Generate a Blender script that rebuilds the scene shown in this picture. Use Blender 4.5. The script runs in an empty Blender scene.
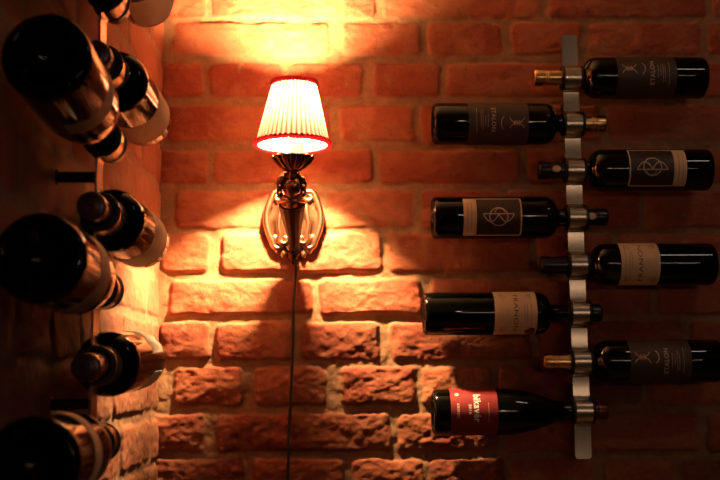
import bpy, bmesh, math
import numpy as np
from mathutils import Vector, Matrix

PI = math.pi
CAMZ = 1.5                      # camera height above the floor (m)
scene = bpy.context.scene
COL = scene.collection

# ------------------------------------------------------------------ helpers
def link(o, parent=None):
    COL.objects.link(o)
    if parent is not None:
        o.parent = parent
    return o

def tag(o, label=None, cat=None, group=None, kind=None):
    if label: o['label'] = label
    if cat: o['category'] = cat
    if group: o['group'] = group
    if kind: o['kind'] = kind
    return o

def empty(name, matrix):
    o = bpy.data.objects.new(name, None)
    o.empty_display_size = 0.05
    link(o)
    o.matrix_world = matrix
    return o

def mesh_obj(name, verts, faces, mat, parent=None, smooth=True, sharp=None):
    me = bpy.data.meshes.new(name)
    me.from_pydata([tuple(v) for v in verts], [], [tuple(f) for f in faces])
    me.validate()
    me.update()
    if smooth:
        me.polygons.foreach_set('use_smooth', [True] * len(me.polygons))
        if sharp:
            bm = bmesh.new(); bm.from_mesh(me)
            for e in bm.edges:
                if len(e.link_faces) == 2 and e.calc_face_angle(0) > sharp:
                    e.smooth = False
            bm.to_mesh(me); bm.free()
    o = bpy.data.objects.new(name, me)
    me.materials.append(mat)
    return link(o, parent)

class MB:
    """collects shapes into one mesh"""
    def __init__(s): s.v = []; s.f = []
    def add(s, v, f):
        n = len(s.v); s.v += [tuple(a) for a in v]; s.f += [tuple(i + n for i in q) for q in f]
    def lathe(s, prof, n=48, mod=None, matrix=None, capa=True, capb=True):
        vs = []; fs = []
        for (z, r) in prof:
            for k in range(n):
                a = 2 * PI * k / n
                rr = r * (mod(a, z) if mod else 1)
                vs.append(Vector((rr * math.cos(a), rr * math.sin(a), z)))
        m = len(prof)
        for i in range(m - 1):
            for k in range(n):
                k2 = (k + 1) % n
                fs.append((i * n + k, i * n + k2, (i + 1) * n + k2, (i + 1) * n + k))
        if capa: fs.append(tuple(range(n - 1, -1, -1)))
        if capb: fs.append(tuple((m - 1) * n + k for k in range(n)))
        if matrix: vs = [matrix @ v for v in vs]
        s.add(vs, fs)
    def tube(s, pts, rad, n=10, closed=False, flat=1.0):
        pts = [Vector(p) for p in pts]; m = len(pts)
        if not hasattr(rad, '__len__'): rad = [rad] * m
        vs = []; fs = []; up = None
        for i, p in enumerate(pts):
            if closed: t = pts[(i + 1) % m] - pts[i - 1]
            else: t = pts[min(i + 1, m - 1)] - pts[max(i - 1, 0)]
            t.normalize()
            if up is None:
                up = Vector((0, 1, 0)) if abs(t.y) < .9 else Vector((1, 0, 0))
            up = (up - t * up.dot(t)).normalized()
            sd = t.cross(up)
            for k in range(n):
                a = 2 * PI * k / n
                vs.append(p + (sd * math.cos(a) + up * math.sin(a) * flat) * rad[i])
        for i in range(m if closed else m - 1):
            j = (i + 1) % m
            for k in range(n):
                k2 = (k + 1) % n
                fs.append((i * n + k, i * n + k2, j * n + k2, j * n + k))
        if not closed:
            fs.append(tuple(range(n - 1, -1, -1))); fs.append(tuple((m - 1) * n + k for k in range(n)))
        s.add(vs, fs)
    def ball(s, c, r, sx=1, sy=1, sz=1, nu=16, nv=10, fn=None):
        c = Vector(c); vs = []; fs = []
        vs.append(Vector((0, 0, 1)));
        for i in range(1, nv):
            th = PI * i / nv
            for k in range(nu):
                a = 2 * PI * k / nu
                vs.append(Vector((math.sin(th) * math.cos(a), math.sin(th) * math.sin(a), math.cos(th))))
        vs.append(Vector((0, 0, -1)))
        if fn: vs = [fn(v) for v in vs]
        vs = [Vector((v.x * sx, v.y * sy, v.z * sz)) * r + c for v in vs]
        for k in range(nu): fs.append((0, 1 + k, 1 + (k + 1) % nu))
        for i in range(nv - 2):
            b = 1 + i * nu
            for k in range(nu): fs.append((b + k, b + nu + k, b + nu + (k + 1) % nu, b + (k + 1) % nu))
        L = len(vs) - 1; b = 1 + (nv - 2) * nu
        for k in range(nu): fs.append((b + k, L, b + (k + 1) % nu))
        s.add(vs, fs)
    def build(s, name, mat, parent=None, smooth=True, sharp=None):
        return mesh_obj(name, s.v, s.f, mat, parent, smooth, sharp)

# ------------------------------------------------------------------ materials
def new_mat(name):
    m = bpy.data.materials.new(name); m.use_nodes = True
    nt = m.node_tree
    b = nt.nodes['Principled BSDF']
    return m, nt, b

def simple(name, col, rough=.5, metal=0., noise=0., scale=60., bump=0., spec=None, coat=0.):
    m, nt, b = new_mat(name)
    b.inputs['Base Color'].default_value = (*col, 1)
    b.inputs['Roughness'].default_value = rough
    b.inputs['Metallic'].default_value = metal
    if spec is not None: b.inputs['Specular IOR Level'].default_value = spec
    if coat: b.inputs['Coat Weight'].default_value = coat; b.inputs['Coat Roughness'].default_value = .03
    tc = nt.nodes.new('ShaderNodeTexCoord')
    nz = nt.nodes.new('ShaderNodeTexNoise'); nz.inputs['Scale'].default_value = scale
    nz.inputs['Detail'].default_value = 4
    nt.links.new(tc.outputs['Object'], nz.inputs['Vector'])
    if noise:
        mx = nt.nodes.new('ShaderNodeMix'); mx.data_type = 'RGBA'
        mx.inputs[6].default_value = (*[c * (1 - noise) for c in col], 1)
        mx.inputs[7].default_value = (*[min(1, c * (1 + noise)) for c in col], 1)
        nt.links.new(nz.outputs['Fac'], mx.inputs[0]); nt.links.new(mx.outputs[2], b.inputs['Base Color'])
    if bump:
        bp = nt.nodes.new('ShaderNodeBump'); bp.inputs['Strength'].default_value = bump
        bp.inputs['Distance'].default_value = .002
        nt.links.new(nz.outputs['Fac'], bp.inputs['Height']); nt.links.new(bp.outputs[0], b.inputs['Normal'])
    return m

M = {}
M['glass'] = simple('dark_bottle_glass', (.0016, .0018, .0014), .03, 0, .2, 8, spec=.42)
M['glass_brown'] = simple('brown_bottle_glass', (.0022, .0012, .0010), .07, 0, .2, 8, spec=.15)
M['cap_gold'] = simple('gold_foil', (.92, .52, .20), .27, 1, .15, 90)
M['cap_black'] = simple('black_foil', (.012, .010, .010), .28, 0, .2, 80)
M['cap_red'] = simple('red_foil', (.16, .02, .018), .3, .3, .2, 80)
M['cap_purple'] = simple('purple_foil', (.10, .04, .06), .33, .1, .3, 120)
M['lbl_dark'] = simple('charcoal_label_paper', (.050, .030, .024), .55, 0, .12, 60)
M['lbl_panel'] = simple('black_panel_paper', (.030, .016, .012), .5, 0, .5, 30)
M['lbl_cream'] = simple('cream_label_paper', (.74, .54, .34), .6, 0, .10, 70)
M['lbl_pale'] = simple('pale_label_paper', (.72, .62, .48), .6, 0, .06, 70)
M['lbl_tan'] = simple('tan_label_paper', (.34, .23, .16), .6, 0, .15, 70)
M['lbl_red'] = simple('red_label_paper', (.20, .012, .014), .5, 0, .12, 40)
M['ink_pale'] = simple('pale_ink', (.55, .42, .32), .5)
M['ink_copper'] = simple('copper_ink', (.75, .42, .22), .35, .4)
M['ink_white'] = simple('white_ink', (.85, .80, .72), .5)
M['ink_dark'] = simple('dark_ink', (.05, .03, .03), .5)
M['wax'] = simple('wax_seal', (.13, .03, .03), .45, 0, .2, 200, .3)
M['steel'] = simple('brushed_steel', (.60, .48, .37), .27, 1, .06, 200)
M['rod'] = simple('dark_rod', (.05, .045, .04), .35, .8)
M['rubber'] = simple('black_rubber', (.010, .009, .009), .45, 0)
M['bronze'] = simple('antique_bronze', (.34, .17, .10), .33, 1, .4, 90, .3)
M['bronze_dark'] = simple('dark_bronze', (.11, .045, .028), .35, 1, .4, 120, .3)
M['bronze_head'] = simple('dark_cast_bronze', (.20, .09, .055), .42, 1, .3, 90, .2)
M['copper'] = simple('worn_copper', (.62, .33, .21), .30, 1, .3, 70, .25)
M['braid'] = simple('maroon_braid', (.42, .035, .06), .85, 0, .3, 500, .6)
M['sleeve'] = simple('white_candle_sleeve', (.9, .86, .8), .5)
M['torch'] = simple('blackened_bronze', (.045, .018, .013), .5, .6, .3, 90, .2)
M['cable'] = simple('black_cable', (.012, .009, .008), .5, 0)
M['floor'] = simple('stone_floor', (.12, .08, .06), .8, 0, .4, 3, .4)
M['plaster'] = simple('ceiling_plaster', (.30, .22, .16), .9, 0, .15, 4, .3)

def shade_mat():
    m = bpy.data.materials.new('pleated_silk'); m.use_nodes = True; nt = m.node_tree
    for n in list(nt.nodes): nt.nodes.remove(n)
    out = nt.nodes.new('ShaderNodeOutputMaterial')
    tr = nt.nodes.new('ShaderNodeBsdfTranslucent'); tr.inputs[0].default_value = (.46, .24, .19, 1)
    df = nt.nodes.new('ShaderNodeBsdfDiffuse'); df.inputs[0].default_value = (.80, .70, .60, 1)
    mx = nt.nodes.new('ShaderNodeMixShader')
    at = nt.nodes.new('ShaderNodeAttribute'); at.attribute_name = 'fold'
    mr = nt.nodes.new('ShaderNodeMapRange')
    mr.inputs['To Min'].default_value = SHADE_T; mr.inputs['To Max'].default_value = 0.9985
    nt.links.new(at.outputs['Fac'], mr.inputs['Value'])
    inv = mr
    nt.links.new(inv.outputs[0], mx.inputs[0])
    nt.links.new(tr.outputs[0], mx.inputs[1]); nt.links.new(df.outputs[0], mx.inputs[2])
    nt.links.new(mx.outputs[0], out.inputs[0])
    return m
SHADE_T = .971       # share of diffuse (not passed through) cloth between folds

def bulb_mat(strength, col):
    m = bpy.data.materials.new('lit_bulb_glass'); m.use_nodes = True; nt = m.node_tree
    for n in list(nt.nodes): nt.nodes.remove(n)
    out = nt.nodes.new('ShaderNodeOutputMaterial'); e = nt.nodes.new('ShaderNodeEmission')
    e.inputs[0].default_value = (*col, 1); e.inputs[1].default_value = strength
    nt.links.new(e.outputs[0], out.inputs[0])
    return m

def brick_mat(name, b1, b2, b3, mortar, mortar2):
    m, nt, b = new_mat(name)
    N = nt.nodes.new; L = nt.links.new
    b.inputs['Roughness'].default_value = .82
    b.inputs['Specular IOR Level'].default_value = .25
    tc = N('ShaderNodeTexCoord')
    at = N('ShaderNodeAttribute'); at.attribute_name = 'brick'
    sp = N('ShaderNodeSeparateColor'); L(at.outputs['Color'], sp.inputs[0])
    def noise(scale, detail=5, rough=.6):
        n = N('ShaderNodeTexNoise'); n.inputs['Scale'].default_value = scale
        n.inputs['Detail'].default_value = detail; n.inputs['Roughness'].default_value = rough
        L(tc.outputs['Object'], n.inputs['Vector']); return n
    def mix(fac, a, c, mode='MIX'):
        x = N('ShaderNodeMix'); x.data_type = 'RGBA'; x.blend_type = mode
        if isinstance(fac, (int, float)): x.inputs[0].default_value = fac
        else: L(fac, x.inputs[0])
        for i, q in ((6, a), (7, c)):
            if isinstance(q, tuple): x.inputs[i].default_value = (*q, 1)
            else: L(q, x.inputs[i])
        return x.outputs[2]
    def ramp(src, lo, hi):
        r = N('ShaderNodeMapRange'); r.inputs['From Min'].default_value = lo; r.inputs['From Max'].default_value = hi
        L(src, r.inputs['Value']); return r.outputs[0]
    n1 = noise(11); n2 = noise(45, 6, .7); n3 = noise(260, 3, .6); n4 = noise(24, 4, .65)
    col = mix(sp.outputs[1], b1, b2)
    col = mix(ramp(n1.outputs['Fac'], .42, .66), col, b3)
    col = mix(ramp(n4.outputs['Fac'], .60, .72), col, mortar)          # lime bloom in patches
    dark = tuple(c * .45 for c in b2)
    col = mix(ramp(n2.outputs['Fac'], .58, .80), col, dark)
    mo = mix(ramp(n2.outputs['Fac'], .35, .65), mortar, mortar2)
    fin = mix(sp.outputs[0], mo, col)
    fin = mix(.55, fin, mix(n3.outputs['Fac'], (.35, .35, .35), (1., 1., 1.)), 'MULTIPLY')
    fin = mix(sp.outputs[2], fin, mix(1., fin, (.48, .46, .46), 'MULTIPLY'))  # low courses darkened: browner brick, with weaker lamplight painted in
    L(fin, b.inputs['Base Color'])
    bp = N('ShaderNodeBump'); bp.inputs['Strength'].default_value = .55; bp.inputs['Distance'].default_value = .003
    L(n2.outputs['Fac'], bp.inputs['Height'])
    bp2 = N('ShaderNodeBump'); bp2.inputs['Strength'].default_value = .45; bp2.inputs['Distance'].default_value = .0012
    L(n3.outputs['Fac'], bp2.inputs['Height']); L(bp.outputs[0], bp2.inputs['Normal'])
    L(bp2.outputs[0], b.inputs['Normal'])
    return m

M['brick'] = brick_mat('old_red_brick', (.50, .135, .065), (.36, .075, .042), (.56, .20, .10), (.46, .25, .13), (.34, .17, .09))
M['brick_side'] = brick_mat('old_side_brick', (.48, .16, .085), (.42, .12, .065), (.50, .21, .115), (.46, .24, .14), (.38, .19, .11))
M['silk'] = shade_mat()
def braid_mat():
    m = bpy.data.materials.new('maroon_braid_cloth'); m.use_nodes = True; nt = m.node_tree
    b = nt.nodes['Principled BSDF']; b.inputs['Base Color'].default_value = (.50, .06, .09, 1); b.inputs['Roughness'].default_value = .85
    t = nt.nodes.new('ShaderNodeBsdfTranslucent'); t.inputs[0].default_value = (.75, .10, .14, 1)
    x = nt.nodes.new('ShaderNodeMixShader'); x.inputs[0].default_value = .55
    nt.links.new(b.outputs[0], x.inputs[1]); nt.links.new(t.outputs[0], x.inputs[2])
    nt.links.new(x.outputs[0], nt.nodes['Material Output'].inputs[0]); return m
M['braid'] = braid_mat()

# ------------------------------------------------------------------ brick walls as real relief
def vnoise(x, y, seed, oct=4, pers=.5):
    rs = np.random.RandomState(seed)
    tot = np.zeros_like(x); amp = 1.; fr = 1.; norm = 0
    for o in range(oct):
        T = rs.rand(128, 128)
        X = x * fr; Y = y * fr
        xi = np.floor(X).astype(int); yi = np.floor(Y).astype(int)
        fx = X - xi; fy = Y - yi
        fx = fx * fx * (3 - 2 * fx); fy = fy * fy * (3 - 2 * fy)
        a = T[xi % 128, yi % 128]; b = T[(xi + 1) % 128, yi % 128]
        c = T[xi % 128, (yi + 1) % 128]; d = T[(xi + 1) % 128, (yi + 1) % 128]
        tot += amp * ((a * (1 - fx) + b * fx) * (1 - fy) + (c * (1 - fx) + d * fx) * fy)
        norm += amp; amp *= pers; fr *= 2.03
    return tot / norm * 2 - 1

def axis_samples(full0, d0, d1, full1, dense, coarse):
    a = list(np.arange(full0, d0 - 1e-6, coarse)) if d0 > full0 else []
    b = list(np.arange(d0, d1, dense))
    c = list(np.arange(d1, full1 + coarse * .5, coarse)) if full1 > d1 else [d1]
    return np.array(a + b + c)

def brick_wall(name, bricks, us, zs, to_world, mat, rough_fn, proud_fn, seed, flip=False, brown_falloff_fn=lambda U, Z: 0 * U):
    """bricks: (u0,u1,z0,z1) in metres; relief height added along the wall's normal"""
    U, Z = np.meshgrid(us, zs, indexing='ij')
    wu = U + .006 * vnoise(U * 30, Z * 30, seed, 3) ; wz = Z + .0045 * vnoise(U * 28 + 9, Z * 34 + 4, seed + 1, 4)
    H = np.zeros_like(U); MASK = np.zeros_like(U); RND = np.zeros_like(U)
    rs = np.random.RandomState(seed + 5)
    R = rough_fn(U, Z); Pr = proud_fn(U, Z)
    big = vnoise(U * 13, Z * 20, seed + 2, 4, .55)
    fine = vnoise(U * 60, Z * 90, seed + 3, 3, .6)
    H += -.001 + .0022 * vnoise(U * 45, Z * 45, seed + 4, 4, .6) * (0.6 + R)
    for (u0, u1, z0, z1) in bricks:
        rv = rs.rand(); tz = (rs.rand() - .5) * .05; tu = (rs.rand() - .5) * .02; ph = rs.rand() * .4 + .8
        shr = -.0022
        iu = np.where((us > u0 - .03) & (us < u1 + .03))[0]; iz = np.where((zs > z0 - .03) & (zs < z1 + .03))[0]
        if len(iu) == 0 or len(iz) == 0: continue
        S = (slice(iu[0], iu[-1] + 1), slice(iz[0], iz[-1] + 1))
        cu, cz = (u0 + u1) / 2, (z0 + z1) / 2
        rad = .012
        qx = np.abs(wu[S] - cu) - ((u1 - u0) / 2 - shr - rad); qz = np.abs(wz[S] - cz) - ((z1 - z0) / 2 - shr - rad)
        d = np.hypot(np.maximum(qx, 0), np.maximum(qz, 0)) + np.minimum(np.maximum(qx, qz), 0) - rad
        t = np.clip(-d / .0062, 0, 1); t = t * t * (3 - 2 * t)
        face = Pr[S] * ph + tz * (Z[S] - cz) + tu * (U[S] - cu) + R[S] * (.0048 * big[S] + .0034 * fine[S]) \
            - .0035 * R[S] * np.clip(1 + d / .02, 0, 1)
        H[S] = H[S] * (1 - t) + face * t
        MASK[S] = np.maximum(MASK[S], np.clip(t * 1.4, 0, 1)); RND[S] = np.where(t > .02, rv, RND[S])
    BROWN_FALLOFF = brown_falloff_fn(U, Z) * (.75 + .5 * RND)  # lower courses: browner brick plus lamp falloff painted into the colour
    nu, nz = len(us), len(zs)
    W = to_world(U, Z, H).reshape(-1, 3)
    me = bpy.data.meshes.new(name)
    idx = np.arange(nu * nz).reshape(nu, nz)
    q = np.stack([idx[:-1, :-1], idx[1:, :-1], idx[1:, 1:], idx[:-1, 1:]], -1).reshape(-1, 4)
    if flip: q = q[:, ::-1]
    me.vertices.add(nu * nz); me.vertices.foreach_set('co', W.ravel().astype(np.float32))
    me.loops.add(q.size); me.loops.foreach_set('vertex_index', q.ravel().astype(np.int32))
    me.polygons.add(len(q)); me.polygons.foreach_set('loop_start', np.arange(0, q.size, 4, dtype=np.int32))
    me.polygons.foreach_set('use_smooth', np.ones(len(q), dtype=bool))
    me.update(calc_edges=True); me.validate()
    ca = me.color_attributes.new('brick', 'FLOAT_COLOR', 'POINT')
    C = np.stack([MASK, RND, BROWN_FALLOFF, np.ones_like(R)], -1).reshape(-1)
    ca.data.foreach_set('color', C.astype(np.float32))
    me.materials.append(mat)
    o = link(bpy.data.objects.new(name, me)); tag(o, kind='structure')
    return o

D = 1.8806; XL = -.3116         # back wall distance, left wall position
# brick by brick as the photo shows them (mm from the camera axis: left, right, bottom, top)
BR = [(-318,-235,661,739),(-222,83,661,739),(98,396,662,740),(410,707,663,741),(720,872,663,742),(-293,-1,590,652),(23,167,590,652),(182,319,590,652),(338,470,591,653),(485,695,591,653),(710,867,591,653),(-310,-235,510,573),(-224,-91,510,573),(-74,59,510,573),(78,203,510,573),(216,474,510,573),(489,748,510,573),(-296,-87,427,493),(-70,-2,427,493),(18,153,427,493),(168,350,426,493),(369,500,426,493),(514,781,426,493),(-313,-227,349,410),(-213,-77,349,410),(-65,73,348,410),(88,348,348,409),(363,497,347,409),(511,646,347,409),(661,852,346,409),(-283,-57,266,334),(-43,149,265,333),(167,309,264,333),(324,568,263,332),(582,847,262,331),(-310,-222,186,255),(-198,90,185,254),(102,362,183,253),(377,513,182,252),(527,805,181,251),(-291,-34,109,171),(-21,160,108,170),(178,433,107,168),(447,579,105,167),(594,837,104,166),(-307,-220,28,96),(-208,-68,27,95),(-52,85,26,94),(106,357,24,93),(372,631,23,91),(649,832,21,90),(-280,-159,-52,15),(-137,-13,-53,14),(16,148,-54,13),(159,283,-55,12),(297,554,-57,11),(569,827,-59,9),(-317,-224,-132,-67),(-204,101,-134,-69),(115,299,-136,-71),(313,443,-138,-73),(457,659,-139,-74),(673,822,-141,-76),(-312,-154,-217,-146),(-140,20,-218,-148),(34,162,-220,-149),(174,306,-222,-150),(318,468,-223,-152),(483,612,-225,-153),(626,817,-227,-155)]
bricks = [(a / 1000, b / 1000, c / 1000 + CAMZ, d / 1000 + CAMZ) for a, b, c, d in BR]
rs = np.random.RandomState(3)
XR = 1.30
def fill_rows(z_from, z_to, pitch, u0, u1):
    out = []; z = z_from; k = 0
    while z < z_to:
        u = u0 - rs.rand() * .1; odd = k % 2
        while u < u1:
            w = .255 if (odd ^ (rs.rand() > .7)) else .125
            out.append((u, u + w, z + .007, z + pitch - .007)); u += w + .014
        z += pitch; k += 1
    return out
rowsz = sorted(set((c, d) for a, b, c, d in [(0, 0, 661, 741), (0, 0, 590, 652), (0, 0, 510, 573), (0, 0, 427, 493), (0, 0, 347, 409), (0, 0, 262, 331), (0, 0, 181, 252), (0, 0, 104, 166), (0, 0, 21, 90), (0, 0, -59, 9), (0, 0, -141, -76), (0, 0, -227, -155)]))
for (z0, z1) in rowsz:                                   # on past the right edge of the photo
    u = .885
    while u < XR:
        w = .255 if rs.rand() > .4 else .125
        bricks.append((u, u + w, z0 / 1000 + CAMZ, z1 / 1000 + CAMZ)); u += w + .014
CEIL = 2.62
bricks += fill_rows(CAMZ + .745, CEIL + .05, .080, XL, XR) + fill_rows(0.0, CAMZ - .235, .0793, XL, XR)
def rough_back(U, Z):
    z = Z - CAMZ
    r = np.clip((.085 - z) / .06, 0, 1) * .50 + .55
    return r + .25 * np.clip(vnoise(U * 5, Z * 5, 77, 2), 0, 1)
def proud_back(U, Z):
    z = Z - CAMZ
    return .0035 + .0040 * np.clip((.30 - z) / .12, 0, 1)
us = axis_samples(XL - .004, XL - .004, .80, XR, .0025, .012)
zs = axis_samples(0.0, CAMZ - .26, CAMZ + .78, CEIL, .0025, .012)
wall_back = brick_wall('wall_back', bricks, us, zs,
    lambda U, Z, H: np.stack([U, D - H, Z], -1), M['brick'], rough_back, proud_back, 11, brown_falloff_fn=lambda U, Z: np.clip((CAMZ + .10 - Z) / .03, 0, 1) * (.62 + .3 * vnoise(U * 6, Z * 6, 91, 3)))

# left wall: courses run on round the corner
YN = 0.10
side = []
allrows = [(z0 / 1000 + CAMZ, z1 / 1000 + CAMZ) for z0, z1 in rowsz]
z = .745 + CAMZ
while z < CEIL: allrows.append((z + .007, z + .073)); z += .08
z = CAMZ - .235 - .0793
while z > -.05: allrows.append((z + .007, z + .073)); z -= .0793
for i, (z0, z1) in enumerate(sorted(allrows)):
    y = D + .01 - (.0 if i % 2 else .0)
    first = .06 if i % 2 else .12
    w = first
    while y > YN - .3:
        side.append((y - w, y, z0, z1)); y -= w + .013
        w = .25 if rs.rand() > .45 else .12
ys = axis_samples(YN, .80, D + .004, D + .004, .0028, .012)
zs2 = axis_samples(0.0, CAMZ - .50, CAMZ + .85, CEIL, .0028, .012)
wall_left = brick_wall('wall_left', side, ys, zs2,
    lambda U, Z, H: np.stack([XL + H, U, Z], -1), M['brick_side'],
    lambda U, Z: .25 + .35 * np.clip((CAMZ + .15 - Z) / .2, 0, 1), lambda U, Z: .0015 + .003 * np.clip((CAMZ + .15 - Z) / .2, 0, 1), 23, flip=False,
    brown_falloff_fn=lambda U, Z: .85 * np.clip((CAMZ + .12 - Z) / .06, 0, 1))  # low dark-red bricks, lamp falloff also put into their colour

# floor and ceiling of the cellar
def slab(name, x0, x1, y0, y1, z0, z1, mat):
    v = [(x, y, z) for z in (z0, z1) for y in (y0, y1) for x in (x0, x1)]
    f = [(0, 2, 3, 1), (4, 5, 7, 6), (0, 1, 5, 4), (2, 6, 7, 3), (0, 4, 6, 2), (1, 3, 7, 5)]
    return tag(mesh_obj(name, v, f, mat, smooth=False), kind='structure')
slab('floor', XL - .05, 3.2, -3.4, D + .05, -.08, 0.0, M['floor'])
slab('ceiling', XL - .05, 3.2, -3.4, D + .05, CEIL, CEIL + .08, M['plaster'])

# ------------------------------------------------------------------ bottles
def interp(prof):
    """densify a (z,r) profile with rounded steps"""
    return prof

def bordeaux(R=.0375, L=.310):
    p = [(.022, .0), (.021, .008), (.016, .016), (.007, .024), (.0012, .029), (0, .0315), (.0006, .034), (.003, R - .0012), (.007, R - .0002), (.012, R)]
    body = L - .118
    p += [(body * .5, R), (body, R)]
    for t in (.12, .25, .4, .55, .7, .85, 1.0):
        a = t * PI / 2
        z = body + .028 * t
        r = .0165 + (R - .0165) * (1 - t ** 2.6) ** .62
        p.append((z, r))
    n0 = body + .028
    p += [(n0 + .004, .0155), (n0 + .012, .0147), (L - .030, .0138), (L - .018, .0138), (L - .017, .0150), (L - .003, .0150), (L - .0012, .0142), (L - .001, .0)]
    return p, body

def burgundy(R=.0400, L=.305):
    p = [(.022, .0), (.021, .008), (.016, .016), (.007, .024), (.0012, .030), (0, .033), (.0006, .036), (.003, R - .0012), (.008, R - .0002), (.014, R)]
    body = .128
    p += [(body * .5, R), (body, R)]
    pts = [(.010, .0393), (.025, .0372), (.040, .0342), (.055, .0300), (.070, .0245), (.084, .0196), (.096, .0166), (.108, .0152), (.125, .0146)]
    p += [(body + a, b) for a, b in pts]
    p += [(L - .030, .0140), (L - .018, .0140), (L - .017, .0152), (L - .003, .0152), (L - .0012, .0144), (L - .001, .0)]
    return p, body

def prof_r(prof, z):
    for (a, b) in zip(prof[9:], prof[10:]):
        if a[0] <= z <= b[0] and b[0] > a[0]:
            t = (z - a[0]) / (b[0] - a[0]); return a[1] * (1 - t) + b[1] * t
    return prof[-2][1]

def cyl_patch(name, R, z0, z1, a0, a1, mat, parent, lift=.0005, edge=None, label=None):
    """paper patch on the cylinder; edge(t)-> (z0,z1) may cut its outline"""
    n = max(8, int(abs(a1 - a0) / .06)); m = 6
    vs = []; fs = []
    for j in range(m + 1):
        for i in range(n + 1):
            t = i / n; a = a0 + (a1 - a0) * t
            q0, q1 = (z0, z1) if edge is None else edge(t)
            z = q0 + (q1 - q0) * j / m
            vs.append(((R + lift) * math.cos(a), (R + lift) * math.sin(a), z))
    for j in range(m):
        for i in range(n):
            k = j * (n + 1) + i
            fs.append((k, k + 1, k + n + 2, k + n + 1))
    # thin rim going down to the glass
    rim = [i for i in range(n + 1)] + [(n + 1) * j + n for j in range(1, m + 1)] + [m * (n + 1) + i for i in range(n - 1, -1, -1)] + [(n + 1) * j for j in range(m - 1, 0, -1)]
    base = len(vs)
    for k in rim:
        v = vs[k]; l = math.hypot(v[0], v[1]); s = (R + .00005) / l
        vs.append((v[0] * s, v[1] * s, v[2]))
    c = len(rim)
    for k in range(c):
        k2 = (k + 1) % c
        fs.append((rim[k2], rim[k], base + k, base + k2))
    o = mesh_obj(name, vs, fs, mat, parent, True, 1.0)
    if label: o['label'] = label
    return o

def wrap(R, u, v, zc, ac, lift):
    a = ac + u / R
    return ((R + lift) * math.cos(a), (R + lift) * math.sin(a), zc + v)

def ribbons(name, R, zc, ac, strokes, mat, parent, width=.0007, lift=.0008):
    """drawn lines (lists of (u,v)) as thin raised print on the cylinder"""
    mb = MB()
    for st in strokes:
        w = width
        if isinstance(st, tuple): st, w = st
        pts = [Vector((p[0], p[1])) for p in st]
        vs = []; fs = []
        for i, p in enumerate(pts):
            t = (pts[min(i + 1, len(pts) - 1)] - pts[max(i - 1, 0)])
            if t.length == 0: t = Vector((1, 0))
            t.normalize(); nrm = Vector((-t.y, t.x)) * w / 2
            vs.append(wrap(R, (p + nrm).x, (p + nrm).y, zc, ac, lift)); vs.append(wrap(R, (p - nrm).x, (p - nrm).y, zc, ac, lift))
        for i in range(len(pts) - 1):
            k = 2 * i; fs.append((k + 1, k + 3, k + 2, k))
        mb.add(vs, fs)
    return mb.build(name, mat, parent)

def arc(cx, cy, r, a0, a1, n=28):
    return [(cx + r * math.cos(a0 + (a1 - a0) * i / n), cy + r * math.sin(a0 + (a1 - a0) * i / n)) for i in range(n + 1)]
def line(x0, y0, x1, y1, n=8):
    return [(x0 + (x1 - x0) * i / n, y0 + (y1 - y0) * i / n) for i in range(n + 1)]

def lettering(name, text, R, zc, ac, width, height, mat, parent, lift=.0009, bold=0.0, u0=0., v0=0.):
    cu = bpy.data.curves.new('t', 'FONT'); cu.body = text; cu.size = 1.; cu.space_character = 1.1; cu.resolution_u = 3
    cu.offset = bold
    to = bpy.data.objects.new('t', cu); COL.objects.link(to)
    dg = bpy.context.evaluated_depsgraph_get(); dg.update()
    me = bpy.data.meshes.new_from_object(to.evaluated_get(dg))
    bpy.data.objects.remove(to); bpy.data.curves.remove(cu)
    co = [v.co.copy() for v in me.vertices]
    x0 = min(c.x for c in co); x1 = max(c.x for c in co); y0 = min(c.y for c in co); y1 = max(c.y for c in co)
    vs = [wrap(R, ((c.x - x0) / (x1 - x0) - .5) * width + u0, ((c.y - y0) / (y1 - y0) - .5) * height + v0, zc, ac, lift) for c in co]
    fs = [tuple(p.vertices) for p in me.polygons]
    bpy.data.meshes.remove(me)
    return mesh_obj(name, vs, fs, mat, parent, False)

def small_print(R, zc, ac, rows, seed):
    """tiny unreadable lines of print as short dashes; rows: (v, u0, u1)"""
    rr = np.random.RandomState(seed); out = []
    for (v, a, b) in rows:
        u = a
        while u < b:
            w = .0012 + rr.rand() * .0035
            out.append(line(u, v, min(u + w, b), v, 2)); u += w + .0009
    return out

def make_bottle(shape, off, ring, axis, front, label, group, cap, L=.310, R=.0375, glass='glass', caplen=None, kind_cap=None):
    """ring: where the rack holds the neck; off: distance from the base to there"""
    prof, body = (burgundy if shape == 'burgundy' else bordeaux)(R, L)
    ax = Vector(axis).normalized(); fr = Vector(front); fr = (fr - ax * fr.dot(ax)).normalized()
    sd = ax.cross(fr)
    pos = Vector(ring) - ax * off
    mat = Matrix(((fr.x, sd.x, ax.x, pos.x), (fr.y, sd.y, ax.y, pos.y), (fr.z, sd.z, ax.z, pos.z), (0, 0, 0, 1)))
    root = empty('wine_bottle', mat); tag(root, label, 'bottle', group)
    mb = MB(); mb.lathe(prof, 72, capa=False, capb=False)
    for k in range(54):                                   # knurled stipples round the base
        a = 2 * PI * k / 54
        mb.ball((.0315 * math.cos(a), .0315 * math.sin(a), .0001), .00075, nu=6, nv=4)
    mb.build('glass_body', M[glass], root, sharp=1.2)
    # capsule
    cl = caplen or (.060 if shape == 'bordeaux' else .052)
    zc0 = L - cl
    cp = []
    for k in range(7):
        z = zc0 + (cl - .018) * k / 6; cp.append((z, prof_r(prof, z) + .0006))
    cp += [(L - .0172, .0144), (L - .0165, .0157), (L - .003, .0157), (L - .0008, .0150), (L + .0002, .0138), (L + .0003, .0)]
    mb = MB(); mb.lathe([(zc0, cp[0][1] - .0005)] + cp, 48, capa=False, capb=False)
    c = mb.build('capsule', M[cap], root, sharp=1.0)
    return root, c, body

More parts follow.
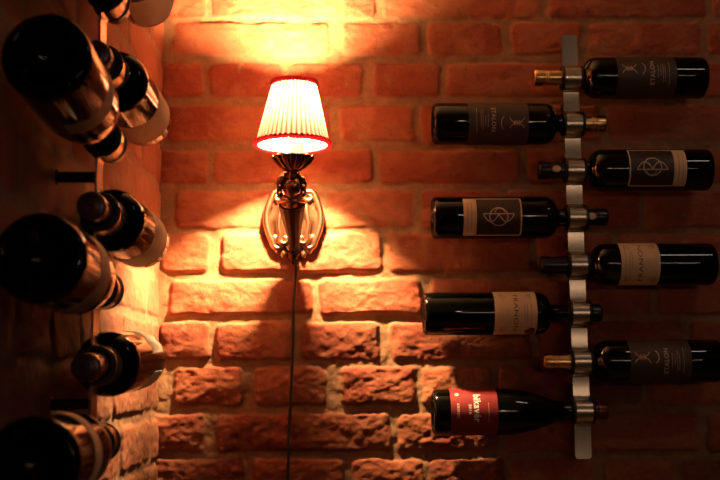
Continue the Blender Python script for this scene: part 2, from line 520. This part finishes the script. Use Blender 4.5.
def etalon_label(root, R, z0, z1):
    lb = cyl_patch('front_label', R, z0, z1, -1.75, 1.75, M['lbl_dark'], root)
    zt = z1
    g = -.021; q = .007
    st = [arc(q + .0135, g, .0135, PI * .62, PI * 1.38), arc(q - .0135, g, .0135, -PI * .40, PI * .40),
          arc(q, g - .0135, .0145, PI * 1.22, PI * 1.78), arc(q, g + .0005, .0045, PI * .1, PI * .9, 10), arc(q, g - .0005, .0045, PI * 1.1, PI * 1.9, 10)]
    st += [(line(q - .0035, g, q + .0035, g, 4), .0012), (line(q, g - .004, q, g + .004, 4), .0012)]
    ribbons('circle_motif', R, zt, 0, st, M['ink_copper'], lb, .0010)
    lettering('lettering', 'ETALON', R, zt - .062, 0, .044, .0078, M['ink_pale'], lb, bold=.012)
    rows = [(-.072, -.010, .014), (-.0765, -.006, .012), (-.081, -.018, .018), (-.0845, -.016, .014), (-.092, -.022, .024)]
    ribbons('small_print', R, zt, 0, small_print(R, zt, 0, rows, 5), M['ink_pale'], lb, .0008)

def winged_label(root, R, z0, z1, rot):
    """black panel with cream border and round winged monogram; cream band below"""
    lb = cyl_patch('front_label', R, z0, z1, rot - .98, rot + .98, M['lbl_panel'], root)
    zc = (z0 + z1) / 2; hw = .98 * R; hh = (z1 - z0) / 2
    b = [line(-hw, -hh, hw, -hh, 30), line(hw, -hh, hw, hh), line(hw, hh, -hw, hh, 30), line(-hw, hh, -hw, -hh)]
    ribbons('label_border', R, zc, rot, b, M['lbl_cream'], lb, .0024)
    e2 = [(arc(0, 0, .0158, 0, 2 * PI, 40), .0018), (line(-.005, -.027, -.005, .027, 16), .0017)]
    for q in (-1, 1):
        e2.append(([(-.005 + .0135 * math.sin(PI * t / 12) ** .8, q * (.027 - .027 * t / 12)) for t in range(13)], .0017))
    e2.append((line(.001, .004, .011, .013, 8), .0014))
    e2.append((arc(-.006, .002, .0085, PI * .55, PI * 1.45, 12), .0013))
    ribbons('monogram', R, zc, rot, e2, M['ink_pale'], lb, .0016)
    band = cyl_patch('lower_label_band', R, z0 - .0215, z0 - .0015, rot - 1.02, rot + 1.02, M['lbl_cream'], root)
    rows = [(0.004, -.026, .026), (-.003, -.024, .028)]
    for rw in rows: ribbons('small_print', R, z0 - .0115, rot, [line(rw[1], rw[0], rw[2], rw[0], 24)], M['lbl_tan'], band, .0009)

def franoni_label(root, R, z0, z1, rot, seal):
    lb = cyl_patch('front_label', R, z0, z1, rot - 1.35, rot + 1.35, M['lbl_cream'], root)
    zc = (z0 + z1) / 2
    lettering('lettering', 'FRANON', R, zc, rot, .070, .0075, M['ink_dark'], lb)
    rows = [(.0265, -.030, .034), (.0195, -.014, .018), (.015, -.012, .020), (-.014, -.006, .006)]
    for rw in rows: ribbons('small_print', R, zc, rot, small_print(R, 0, 0, [rw], 3), M['lbl_tan'], lb, .0010)
    for su in (-1, 1):
        for sv in (-1, 1):
            corner = [arc(su * (.036 - .002 * k), sv * (.026 - .0015 * k), .0022 + .0007 * k, 0, 2 * PI, 14) for k in range(4)]
            ribbons('corner_ornament', R, zc, rot, corner, M['lbl_tan'], lb, .0006)
    if seal:
        mb = MB(); u, v = .038, .026
        ctr = wrap(R, u, v, zc, rot, .001)
        n = 20; vs = [wrap(R, u, v, zc, rot, .0022)]
        for k in range(n):
            a = 2 * PI * k / n; rr = .0095 * (1 + .12 * math.sin(3 * a))
            vs.append(wrap(R, u + rr * .8 * math.cos(a), v + rr * .8 * math.sin(a), zc, rot, .0022))
        for k in range(n):
            a = 2 * PI * k / n; rr = .0095 * (1 + .12 * math.sin(3 * a))
            vs.append(wrap(R, u + rr * math.cos(a), v + rr * math.sin(a), zc, rot, .0003))
        fs = [(0, 1 + k, 1 + (k + 1) % n) for k in range(n)] + [(1 + k, 1 + n + k, 1 + n + (k + 1) % n, 1 + (k + 1) % n) for k in range(n)]
        s = mesh_obj('wax_seal', vs, fs, M['wax'], lb); s['label'] = 'dark red round seal'

def red_label(root, R, z0, z1, rot):
    def edge(t):
        return (z0, z1)
    lb = cyl_patch('front_label', R, z0, z1, rot - 1.5, rot + 1.35, M['lbl_red'], root, edge=edge)
    zc = (z0 + z1) / 2
    lettering('lettering', 'bikavér', R, zc, rot - .22, .049, .0125, M['ink_white'], lb, bold=.022, v0=.005)
    lettering('vintage_year', '2014', R, zc, rot - .16, .016, .0045, M['ink_white'], lb, bold=.02, v0=-.0075)
    rows = [(-.0265, -.016, .008), (-.0285, -.016, .008)]
    for rw in rows: ribbons('small_print', R, zc, rot, small_print(R, 0, 0, [rw], 3), M['ink_white'], lb, .0009)
    rows = [(.024, -.017, .016)]
    ribbons('small_print', R, zc, rot, small_print(R, 0, 0, rows, 4), M['ink_copper'], lb, .0011)
    ribbons('crest', R, zc, rot, [(arc(-.034, -.029, .0022, 0, 2 * PI, 12), .0022)], M['ink_white'], lb, .002)

# --- right rack
A = .057; AR = .061; KR = .0849
K = .0845268                      # spacing of the rings
xr = .4340; zr0 = .5285 + CAMZ
GR = 'bottles lying in the rack on the back wall'
rightspec = [
 # k, side(+1 base to the right), off, length, kind, cap
 (0, 1, .241, .310, 'etalon', 'cap_gold', 'topmost bottle in the right rack, ETALON label, gold capsule pointing left'),
 (1, -1, .252, .311, 'etalon', 'cap_gold', 'ETALON label bottle with its base to the left, second from top of right rack'),
 (2, 1, .242, .307, 'wing', 'cap_black', 'bottle with black monogram panel and cream band, base to the right, beside the steel strip'),
 (3, -1, .256, .311, 'wing', 'cap_black', 'bottle with black monogram panel and cream band, base to the left toward the lamp'),
 (4, 1, .240, .306, 'franon', 'cap_black', 'bottle with cream FRANON label near its shoulder, base to the right'),
 (5, -1, .274, .312, 'franonseal', 'cap_black', 'bottle with cream FRANON label and dark red seal, base to the left'),
 (6, 1, .243, .310, 'etalon', 'cap_gold', 'ETALON label bottle cut by the right photo edge, gold capsule above the red-labelled bottle'),
 (7, -1, .261, .303, 'red', 'cap_red', 'sloping-shouldered bottle with red bikavér label, lowest in the right rack'),
]
for k, sg, off, L, kd, cap, lab in rightspec:
    ring = (xr, D - AR, zr0 - KR * k)
    shape = 'burgundy' if kd == 'red' else 'bordeaux'
    R = .0400 if kd == 'red' else .0375
    clen = None
    if kd == 'red': clen = .052
    elif cap == 'cap_gold': clen = .062
    front = (0, -1, 0)
    root, capsule, body = make_bottle(shape, off, ring, (-sg, 0, 0), front, lab, GR, cap, L, R, caplen=clen)
    if kd == 'etalon':
        etalon_label(root, R, .060, .166)
        mb = MB()
        for q in (.004, .008): mb.lathe([(L - .0165 - q, .0152), (L - .017 - q, .0158), (L - .018 - q, .0158), (L - .0185 - q, .0152)], 40, capa=False, capb=False)
        mb.build('foil_ridge', M['cap_gold'], capsule)
    elif kd == 'wing':
        winged_label(root, R, .073, .152, .10 if sg < 0 else -.02)
        mb = MB(); zc = L - .030
        pat = []
        n = 18; Rn = .0156; vs = [wrap(Rn, 0, 0, zc, 0, .0004)]
        for i in range(n):
            a = 2 * PI * i / n; vs.append(wrap(Rn, .0062 * math.cos(a), .0075 * math.sin(a), zc, 0, .0004))
        o = mesh_obj('cap_emblem', vs, [(0, 1 + i, 1 + (i + 1) % n) for i in range(n)], M['lbl_cream'], capsule, True)
        o['label'] = 'cream oval emblem on the capsule'
    elif kd == 'franon': franoni_label(root, R, .104, .172, .0, False)
    elif kd == 'franonseal': franoni_label(root, R, .120, .193, .0, True)
    else: red_label(root, R, .028, .108, .0)

# --- racks
def rack(name, org, nrm, lat, k0, k1, label, rods, top_len=.085, bot_len=.083, A=A, K=K):
    """org: ring 0 centre; nrm: out from the wall; lat: across the strip; rings k0..k1"""
    nrm = Vector(nrm); lat = Vector(lat); up = Vector((0, 0, 1)); org = Vector(org)
    base = org - up * K * k1 - nrm * A
    m = Matrix.Translation(base)
    root = empty('wine_rack', m); tag(root, label, 'wine rack')
    th = .0028; w = .0285; Rr = .0205; fl = .006
    # centre line path in (s up, n out)
    path = [(-bot_len, 0)]
    n0 = 0.0
    for k in range(k1, k0 - 1, -1):
        s = K * (k1 - k)
        cx = Rr + fl
        # concave fillet in, half ring, fillet out
        for t in range(6):
            a = PI / 2 * t / 5
            path.append((s - cx + fl * math.sin(a), fl * (1 - math.cos(a))))
        for t in range(1, 24):
            a = PI - .0 - PI * t / 24
            path.append((s + Rr * math.cos(a), fl + Rr * math.sin(a) * .90))
        for t in range(6):
            a = PI / 2 * (1 - t / 5)
            path.append((s + cx - fl * math.sin(a), fl * (1 - math.cos(a))))
    path.append((K * (k1 - k0) + top_len, 0))
    shift = -.006                                       # the flat strip lies a little behind the necks
    path2 = []
    for i, (a, b) in enumerate(path):
        if i == 0 or i == len(path) - 1:
            o = path[1] if i == 0 else path[-2]
            for q in range(7):                          # rounded ends
                f = q / 6
                path2.append((a + (.006 * (f) if i == 0 else -.006 * (1 - f)), b, (math.sqrt(max(0, 1 - ((1 - f) if i == 0 else f) ** 2)))))
        else: path2.append((a, b, 1.))
    vs = []; fs = []
    P = [(a, b) for a, b, c in path2]
    for i, (a, b, wf) in enumerate(path2):
        p0 = P[max(i - 1, 0)]; p1 = P[min(i + 1, len(P) - 1)]
        t = Vector((p1[0] - p0[0], p1[1] - p0[1])); t.normalize(); nn = Vector((-t.y, t.x))
        hw = w / 2 - .006 + .006 * wf if wf < 1 else w / 2
        for sl in (-1, 1):
            for sn in (-1, 1):
                q = Vector((a, b)) + nn * sn * th / 2
                vs.append(org - up * K * k1 - base + up * q.x + nrm * (q.y + shift) + lat * sl * hw)
    for i in range(len(P) - 1):
        k = 4 * i
        fs += [(k, k + 4, k + 5, k + 1), (k + 2, k + 3, k + 7, k + 6), (k, k + 2, k + 6, k + 4), (k + 1, k + 5, k + 7, k + 3)]
    fs += [(0, 1, 3, 2), (len(vs) - 4, len(vs) - 2, len(vs) - 1, len(vs) - 3)]
    mesh_obj('steel_strip', vs, fs, M['steel'], root, True, .6)
    # black rubber sleeves in the rings
    for k in range(k0, k1 + 1):
        mb = MB(); c = org - up * K * k - base
        rot = Matrix((( nrm.x, up.x, lat.x, c.x), (nrm.y, up.y, lat.y, c.y), (nrm.z, up.z, lat.z, c.z), (0, 0, 0, 1)))
        h = .0190; g = .0150
        pr = [(-h, .0170), (-h, .0215), (-h + .001, .0222), (-g - .0005, .0222), (-g, .0190), (g, .0190), (g + .0005, .0222), (h - .001, .0222), (h, .0215), (h, .0170), (h - .002, .0163), (-h + .002, .0163), (-h, .0170)]
        mb.lathe(pr, 40, matrix=rot, capa=False, capb=False)
        mb.build('ring_sleeve', M['rubber'], root, sharp=.9)
    for k in rods:
        c = org - up * K * k - base
        mb = MB()
        mb.tube([c + nrm * (shift - .0015), c - nrm * (A - .002)], .0063, 20)
        rd = mb.build('standoff_rod', M['rod'], root, sharp=.8)
        mb = MB()
        mb.tube([c - nrm * (A - .002), c - nrm * (A - .006)], .0088, 24)
        mb.build('wall_flange', M['rod'], rd, sharp=.8)
        mb = MB(); mb.ball(c + nrm * (shift + .0012), .0045, nu=14, nv=8)
    return root
rack('wine_rack', (xr, D - AR, zr0), (0, -1, 0), (1, 0, 0), 0, 7, 'vertical steel strip rack with eight rings on the back wall right of the lamp', (.5, 3.5, 6.5), .082, .082, AR, KR)

# --- left rack (on the side wall, close to the camera)
yl = 1.16581; zl0 = .43459 + CAMZ; XS = XL - .002
rack('wine_rack', (XS + A, yl, zl0), (1, 0, 0), (0, 1, 0), -1, 6, 'vertical steel strip rack on the left brick wall, seen edge on', (-.5, 2.5, 5.5))
GL = 'bottles lying in the rack on the left wall'
def left(k, near, off, L, cap, lab, lblmat, z0, z1, a0, a1, tilt=0., edge=None, glass='glass_brown', fr=(1, 0, 0), two=False):
    ring = Vector((XS + A, yl, zl0 - K * k))
    ax = Vector((0, 1 if near else -1, 0))
    ax = (ax + Vector((-.018 if near else 0, 0, tilt))).normalized()
    root, capsule, body = make_bottle('burgundy' if near else 'bordeaux', off, ring, ax, fr, lab, GL, cap, L, .0400 if near else .0375, glass)
    lb = cyl_patch('front_label', .0400 if near else .0375, z0, z1, a0, a1, M[lblmat], root, edge=edge)
    if two: cyl_patch('back_label', .0375, .020, .080, -1.8, -.35, M[lblmat], root)
    # round mark pressed in the end of the capsule
    if not near:
        mb = MB(); z = L + .0006
        mb.tube([(.0105 * math.cos(2 * PI * i / 32), .0105 * math.sin(2 * PI * i / 32), z) for i in range(32)], .0006, 6, closed=True)
        if k in (-1, 1, 3):
            s = [(.0055 * math.sin(PI * 2 * t) * (1 if 1 else 0), -.0065 + .013 * t, z) for t in [i / 16 for i in range(17)]]
            mb.tube(s, .0008, 6)
        else:
            mb.tube([(-.004, .005, z), (-.004, -.002, z), (-.002, -.005, z), (.002, -.005, z), (.004, -.002, z), (.004, .005, z)], .0008, 6)
            mb.tube([(0, .006, z), (0, -.002, z)], .0008, 6)
        mb.build('capsule_emblem', M['cap_black'], capsule)
    return root, lb
def zig(z0, z1):
    def e(t):
        s = abs(((t * 5) % 1) - .5) * 2
        return (z0 + .012 * s, z1 - .020 * (1 - s))
    return e
left(-1, False, .250, .306, 'cap_purple', 'bottle with pale label at the top photo edge, highest in the left rack', 'lbl_pale', .012, .105, -1.9, 1.5)
left(0, True, .258, .310, 'cap_black', 'bottle of which only the dark neck and shoulder show at the top left photo edge', 'lbl_tan', .05, .12, -1.4, 1.4)
left(1, False, .250, .306, 'cap_purple', 'cream label bottle, purple capsule toward the camera, upper left in front of the corner', 'lbl_cream', .030, .115, -2.0, 1.3)
left(2, True, .270, .316, 'cap_black', 'uppermost of the three bottles showing round dark bases, thin label band', 'lbl_tan', .082, .108, -1.6, 1.6, tilt=-.06)
left(3, False, .244, .306, 'cap_purple', 'bottle with S-marked purple capsule toward the camera, below the standoff rod', 'lbl_cream', .030, .118, -2.0, .9, tilt=-.0)
left(4, True, .270, .316, 'cap_black', 'middle one of the three bottles showing round dark bases on the left', 'lbl_tan', .070, .112, -1.6, 1.6, tilt=-.02)
left(5, False, .230, .298, 'cap_purple', 'bottle with jagged white label and purple capsule toward the camera, lower left', 'lbl_pale', .012, .095, .30, 2.4, tilt=-.04, edge=zig(.012, .100), two=True)
left(6, True, .270, .316, 'cap_black', 'lowest left bottle, dark round base toward the camera, cream label ring', 'lbl_cream', .066, .092, -1.6, 1.8, tilt=0)

# ------------------------------------------------------------------ wall sconce
S = empty('wall_sconce', Matrix.Translation((-.0680, D, CAMZ + .21)))
tag(S, 'ornate bronze wall lamp with cherub head and pleated white shade', 'wall lamp')
def W(x, y, z):                       # photo-scene coordinates (m, z above camera) -> sconce local
    return Vector((x + .0680, y - D, z - .21))
YS = 1.747
# shade
sx, sy, zb, zt, rb, rt = -.0660, YS, .391, .4965, .0622, .0375
top_shift = .003
NP = 44; per = 8; n = NP * per; rows_ = 14
vs = []; fs = []; fold = []
for j in range(rows_ + 1):
    t = j / rows_; r0 = rb + (rt - rb) * t
    for i in range(n):
        a = 2 * PI * i / n; ph = (i % per) / per
        tri = abs(ph - .5) * 2                       # 1 at the valley
        r = r0 * (1 + .022 * (1 - tri ** 1.6)) - .0012 * tri ** 4
        vs.append(W(sx + r * math.cos(a) + top_shift * t, sy + r * math.sin(a), zb + (zt - zb) * t)); fold.append(tri ** 1.6)
for j in range(rows_):
    for i in range(n):
        i2 = (i + 1) % n; fs.append((j * n + i, j * n + i2, (j + 1) * n + i2, (j + 1) * n + i))
sh = mesh_obj('lamp_shade', vs, fs, M['silk'], S)
sh['label'] = 'pleated white cloth shade'
fa = sh.data.attributes.new('fold', 'FLOAT', 'POINT'); fa.data.foreach_set('value', np.array(fold, dtype=np.float32))
def braid(z, r, dx, amp, h):
    mb = MB(); N = 220
    pts = []; rad = []
    for i in range(N):
        a = 2 * PI * i / N
        pts.append(W(sx + dx + r * math.cos(a), sy + r * math.sin(a), z + amp * math.sin(a * 33)))
        rad.append(h * (1 + .22 * math.sin(a * 66)))
    mb.tube(pts, rad, 8, closed=True)
    N2 = 44
    for i in range(N2):
        a = 2 * PI * i / N2
        mb.ball(W(sx + dx + (r + .0008) * math.cos(a), sy + (r + .0008) * math.sin(a), z + h * .6), h * .8, nu=8, nv=6)
    return mb
braid(zt, rt * 1.015, top_shift, .0006, .0036).build('top_braid', M['braid'], sh)['label'] = 'maroon braid trim'
braid(zb, rb * 1.015, 0, .0004, .0040).build('bottom_braid', M['braid'], sh)['label'] = 'maroon braid trim'
# bulb, socket sleeve, wire clip
BZ = .458; bx = sx + .009
mb = MB()
bp = [(-.024, .007), (-.020, .010), (-.012, .0135), (-.003, .0150), (.006, .0138), (.014, .0100), (.020, .0055), (.024, .0012)]
mb.lathe([(z, r) for z, r in bp], 20, matrix=Matrix.Translation(W(bx, sy, BZ)))
bulb = mb.build('bulb', bulb_mat(1.0, (1, .5, .2)), S); bulb['label'] = 'small glowing candle bulb'
mb = MB(); mb.lathe([(.357, .0085), (.361, .0105), (BZ - .030, .0105), (BZ - .024, .0085)], 24, matrix=Matrix.Translation(W(bx, sy, 0)))
mb.build('candle_sleeve', M['sleeve'], S, sharp=.8)
mb = MB()
for s in (0, PI * 2 / 3, PI * 4 / 3):
    mb.tube([W(bx + .012 * math.cos(s), sy + .012 * math.sin(s), BZ - .012), W(bx + .0125 * math.cos(s), sy + .0125 * math.sin(s), BZ + .018), W(sx + top_shift + (rt - .001) * math.cos(s), sy + (rt - .001) * math.sin(s), zt - .003)], .0007, 6)
mb.build('shade_carrier', M['bronze'], S)
# scalloped cup
mb = MB()
def scal(a, z): return 1 + .06 * math.cos(12 * a) * max(0, (z - .347) / .024)
cupp = [(.345, .0095), (.347, .0140), (.351, .0195), (.357, .0250), (.362, .0295), (.367, .0330), (.369, .0345), (.3675, .0330), (.363, .0275), (.359, .020), (.356, .006)]
mb.lathe([(z, r) for z, r in cupp], 96, mod=scal, matrix=Matrix.Translation(W(-.0655, YS, 0)))
for k in range(12):
    a = 2 * PI * (k + .5) / 12
    mb.tube([W(-.0655 + r * 1.03 * math.cos(a), YS + r * 1.03 * math.sin(a), z) for z, r in cupp[:7]], [.0012, .0016, .0018, .002, .002, .002, .0022], 6)
mb.build('drip_cup', M['bronze_dark'], S)
# neck under the cup
mb = MB(); mb.tube([W(-.0655, YS, .349), W(-.067, YS + .006, .341), W(-.068, YS + .022, .336)], [.010, .0065, .008], 16)
mb.build('cup_stem', M['bronze_dark'], S)
# cherub head
HC = W(-.0690, 1.776, .3225)
def face(v):
    x, y, z = v
    f = max(0, -y)
    w = 1.0
    if z < 0: w = 1 - .28 * z * z                        # narrowing to the chin
    o = Vector((x * w, y, z))
    g = math.exp(-((x / .13) ** 2)) * math.exp(-(((z + .05) / .20) ** 2)) * (f > .3)
    o.y -= .24 * g                                       # nose
    for s in (-1, 1):
        e = math.exp(-(((x - s * .34) / .15) ** 2) - (((z - .14) / .11) ** 2)) * (f > .2)
        o.y += .14 * e                                   # eye sockets
        c = math.exp(-(((x - s * .42) / .22) ** 2) - (((z + .28) / .2) ** 2)) * (f > .2)
        o.y -= .10 * c                                   # cheeks
    m = math.exp(-((x / .2) ** 2) - (((z + .47) / .05) ** 2)) * (f > .2)
    o.y += .10 * m                                       # mouth
    l = math.exp(-((x / .22) ** 2) - (((z + .39) / .06) ** 2)) * (f > .2)
    o.y -= .07 * l
    b = math.exp(-((z - .30) / .1) ** 2) * (f > .3); o.y -= .05 * b
    return o
mb = MB(); mb.ball(HC, .0172, .92, 1.0, 1.22, 40, 30, fn=face)
for s in (-1, 1):                                        # eyes
    mb.ball(HC + Vector((s * .0058, -.0150, .0032)), .0024, nu=10, nv=8)
    mb.ball(HC + Vector((s * .0172, .001, .000)), .0042, .5, .8, 1.2, nu=10, nv=8)
mb.tube([HC + Vector((0, .004, -.018)), HC + Vector((0, .012, -.030))], [.010, .012], 16)
head = mb.build('cherub_head', M['bronze_head'], S)
mb = MB(); rr = np.random.RandomState(8)
for i in range(54):
    th = rr.rand() * 2 * PI; ph = rr.rand() * 1.25
    d = Vector((math.sin(ph) * math.cos(th), math.sin(ph) * math.sin(th), math.cos(ph)))
    if d.y < -.35 and d.z < .62: continue
    c = HC + Vector((d.x * .0195, d.y * .0195, d.z * .0235)); r = .0056 + rr.rand() * .0026
    mb.ball(c, r, nu=9, nv=7)
for s in (-1, 1):
    for q, z in enumerate((.012, .006, -.001, -.008, -.014)):
        mb.ball(HC + Vector((s * (.0195 + .0015 * (q % 2)), -.003 + .004 * (q % 2), z)), .0058, nu=9, nv=7)
mb.build('curly_hair', M['bronze_dark'], head)
# torch body: leans out from the plate
def torch_axis(t): return W(-.0665 - .003 * t, 1.862 - .068 * t, .222 + .082 * t)
mb = MB()
pts = [torch_axis(t) for t in (0, .08, .2, .4, .6, .8, .92)]
mb.tube(pts, [.0060, .0090, .0110, .0145, .0185, .0225, .0240], 14)
tb = mb.build('torch_body', M['torch'], S, smooth=False)
mb = MB()
for (t, r, h) in ((.93, .0232, .0028), (.99, .0185, .0026), (1.04, .0140, .0024)):
    c = torch_axis(t)
    mb.tube([c + Vector((r * math.cos(2 * PI * i / 40), r * math.sin(2 * PI * i / 40), 0)) for i in range(40)], h, 10, closed=True)
mb.tube([torch_axis(.9), torch_axis(.97), torch_axis(1.05), torch_axis(1.18)], [.0225, .0185, .0130, .0095], 20)
mb.build('torch_collar', M['copper'], tb)
mb = MB(); mb.ball(torch_axis(-.04), .0062); mb.ball(torch_axis(-.14), .0042)
mb.build('torch_finial', M['bronze'], tb)
# back plate: oval cartouche with open scroll work
cx0, cz0 = -.0685, .276
def PL(x, z, y=0.): return W(cx0 + x, D - .0075 - y * .7, cz0 + z)
mb = MB()
n = 72; prof = [(1.0, .0), (.98, .004), (.90, .007), (.80, .006), (.70, .010), (.60, .012), (.45, .011), (.2, .011)]
def outline(a):
    x = .0475 * math.cos(a); z = .064 * math.sin(a)
    k = 1 + .045 * math.cos(8 * a)
    if math.sin(a) < -.3: x *= 1 - .16 * (abs(math.sin(a)) - .3)
    return x * k, z * k
vs = []; fs = []
for s, h in [(1.0, -.009)] + prof:
    for i in range(n):
        x, z = outline(2 * PI * i / n); vs.append(PL(x * s, z * s, h))
for j in range(len(prof)):
    for i in range(n):
        i2 = (i + 1) % n; fs.append((j * n + i, j * n + i2, (j + 1) * n + i2, (j + 1) * n + i))
fs.append(tuple(len(prof) * n + i for i in range(n)))
mb.add(vs, fs)
mb.build('back_plate', M['bronze'], S, sharp=1.0)
def spiral(cx, cz, r0, r1, a0, a1, n=26):
    return [(cx + (r0 + (r1 - r0) * t) * math.cos(a0 + (a1 - a0) * t), cz + (r0 + (r1 - r0) * t) * math.sin(a0 + (a1 - a0) * t)) for t in [i / (n - 1) for i in range(n)]]
for s in (-1, 1):
    # large outer C scroll
    sp1 = spiral(.0275, .044, .003, .0110, PI * 2.6, PI * .20)
    big = [(.0365 + .0130 * math.sin(PI * (q)), .050 - .092 * q) for q in [i / 14 for i in range(1, 14)]]
    sp2 = spiral(.0265, -.040, .0118, .0030, PI * .05, -PI * 2.2)
    path = sp1 + big + sp2
    pts = [PL(s * x, z, .010) for x, z in path]
    m_ = len(pts); rad = [.0026 + .0034 * math.sin(PI * i / (m_ - 1)) for i in range(m_)]
    mb = MB(); mb.tube(pts, rad, 12); mb.build('scroll', M['copper'], S)
    # inner acanthus scroll beside the torch
    path = spiral(.018, .022, .003, .0090, PI * 2.5, PI * .4, 18) + [(.0225 + .004 * math.sin(PI * q), .020 - .052 * q) for q in [i / 9 for i in range(1, 9)]] + spiral(.0165, -.034, .0095, .003, 0, -PI * 1.7, 18)
    pts = [PL(s * x, z, .017) for x, z in path]
    m_ = len(pts); rad = [.0024 + .0026 * math.sin(PI * i / (m_ - 1)) for i in range(m_)]
    mb = MB(); mb.tube(pts, rad, 10); mb.build('scroll', M['copper'], S)
    mb = MB()                                            # leaves and beads
    for (x, z, r) in ((.046, .030, .0060), (.051, .008, .0050), (.049, -.016, .0052), (.040, .044, .0050), (.036, -.032, .0062), (.030, -.052, .0058), (.020, -.060, .0052), (.012, .058, .006)):
        mb.ball(PL(s * (x - .002), z, .009), r * 1.1, 1.0, .7, 1.25, nu=12, nv=8)
    mb.build('leaf_bead', M['copper'], S)
mb = MB(); pts = [PL(.0165 * math.cos(a), -.008 + .050 * math.sin(a), .013) for a in [2 * PI * i / 48 for i in range(48)]]
mb.tube(pts, .0028, 8, closed=True)
mb.build('oval_rim', M['copper'], S)
mb = MB(); mb.tube([PL(0, -.056, .004), PL(0, -.064, .006), PL(0, -.072, .004), PL(0, -.078, .002)], [.014, .011, .006, .003], 14)
mb.build('lower_pendant', M['bronze_dark'], S)

# cable hanging from the lamp down the wall
def cable():
    P = [(-.0655, .206), (-.0640, .190), (-.0655, .160), (-.0682, .134), (-.0695, .08), (-.0712, .0088), (-.0735, -.04), (-.0752, -.0794), (-.0785, -.184), (-.083, -.34), (-.086, -.6), (-.085, -.9), (-.087, -1.2), (-.087, -1.492)]
    mb = MB(); pts = []
    for (a, b) in zip(P, P[1:]):
        m_ = max(2, int((a[1] - b[1]) / .02))
        for i in range(m_):
            t = i / m_; pts.append(Vector((a[0] + (b[0] - a[0]) * t, D - .0175, CAMZ + a[1] + (b[1] - a[1]) * t)))
    pts.append(Vector((P[-1][0], D - .0175, CAMZ + P[-1][1])))
    mb.tube(pts, .0026, 10)
    o = mb.build('lamp_cable', M['cable'], None)
    tag(o, 'thin black cable hanging down the brick wall below the lamp', 'cable')
cable()

# ------------------------------------------------------------------ light
BULB_W = 11500.0
bm_ = bulb.data.materials[0].node_tree.nodes
for nd in bm_:
    if nd.type == 'EMISSION': nd.inputs[0].default_value = (1, .64, .29, 1); nd.inputs[1].default_value = BULB_W
w = bpy.data.worlds.new('World'); scene.world = w; w.use_nodes = True
bg = w.node_tree.nodes['Background']; bg.inputs[0].default_value = (1, .50, .28, 1); bg.inputs[1].default_value = .008

def area(name, loc, target, sx_, sy_, power, col):
    l = bpy.data.lights.new(name, 'AREA'); l.shape = 'RECTANGLE'; l.size = sx_; l.size_y = sy_; l.energy = power; l.color = col
    o = bpy.data.objects.new(name, l); COL.objects.link(o); o.location = loc
    d = Vector(target) - Vector(loc); o.rotation_euler = d.to_track_quat('-Z', 'Y').to_euler(); return o
def lamp(name, loc, r, power, col):
    l = bpy.data.lights.new(name, 'POINT'); l.shadow_soft_size = r; l.energy = power; l.color = col
    o = bpy.data.objects.new(name, l); COL.objects.link(o); o.location = loc; return o
area('bar_tube_light', (1.5, -2.6, CAMZ + .32), (1.0, D, CAMZ + .2), 1.6, .012, 4.8, (1, .70, .48))
area('ceiling_spot_light', (1.02, .95, CEIL - .02), (1.02, .96, 0), .30, .020, .9, (1, .85, .68))
lamp('candle_light', (.55, -1.4, CAMZ + .62), .02, 1.3, (1, .68, .46))
lamp('candle_light', (.15, -1.9, CAMZ + .15), .02, 1.0, (1, .68, .46))
lamp('candle_light', (.95, -1.2, CAMZ + .30), .02, 1.0, (1, .68, .46))

# ------------------------------------------------------------------ camera
yaw, pitch, roll, F = .0275, .1283, -.0074, 1042.18
f = Vector((math.sin(yaw) * math.cos(pitch), math.cos(yaw) * math.cos(pitch), math.sin(pitch)))
r = Vector((math.cos(yaw), -math.sin(yaw), 0)); u = r.cross(f)
r2 = r * math.cos(roll) + u * math.sin(roll); u2 = -r * math.sin(roll) + u * math.cos(roll)
cam = bpy.data.cameras.new('camera'); co = bpy.data.objects.new('camera', cam); COL.objects.link(co)
cam.sensor_width = 36; cam.lens = F / 720 * 36
b = -f
co.matrix_world = Matrix(((r2.x, u2.x, b.x, 0), (r2.y, u2.y, b.y, 0), (r2.z, u2.z, b.z, CAMZ), (0, 0, 0, 1)))
cam.dof.use_dof = True; cam.dof.focus_distance = 1.84; cam.dof.aperture_fstop = 8.5
cam.clip_start = .02
scene.camera = co
scene.view_settings.view_transform = 'Standard'; scene.view_settings.look = 'None'
scene.view_settings.exposure = 0.0; scene.view_settings.gamma = 1.0
scene.view_settings.use_curve_mapping = False
scene.cycles.max_bounces = 8
scene.cycles.use_denoising = True
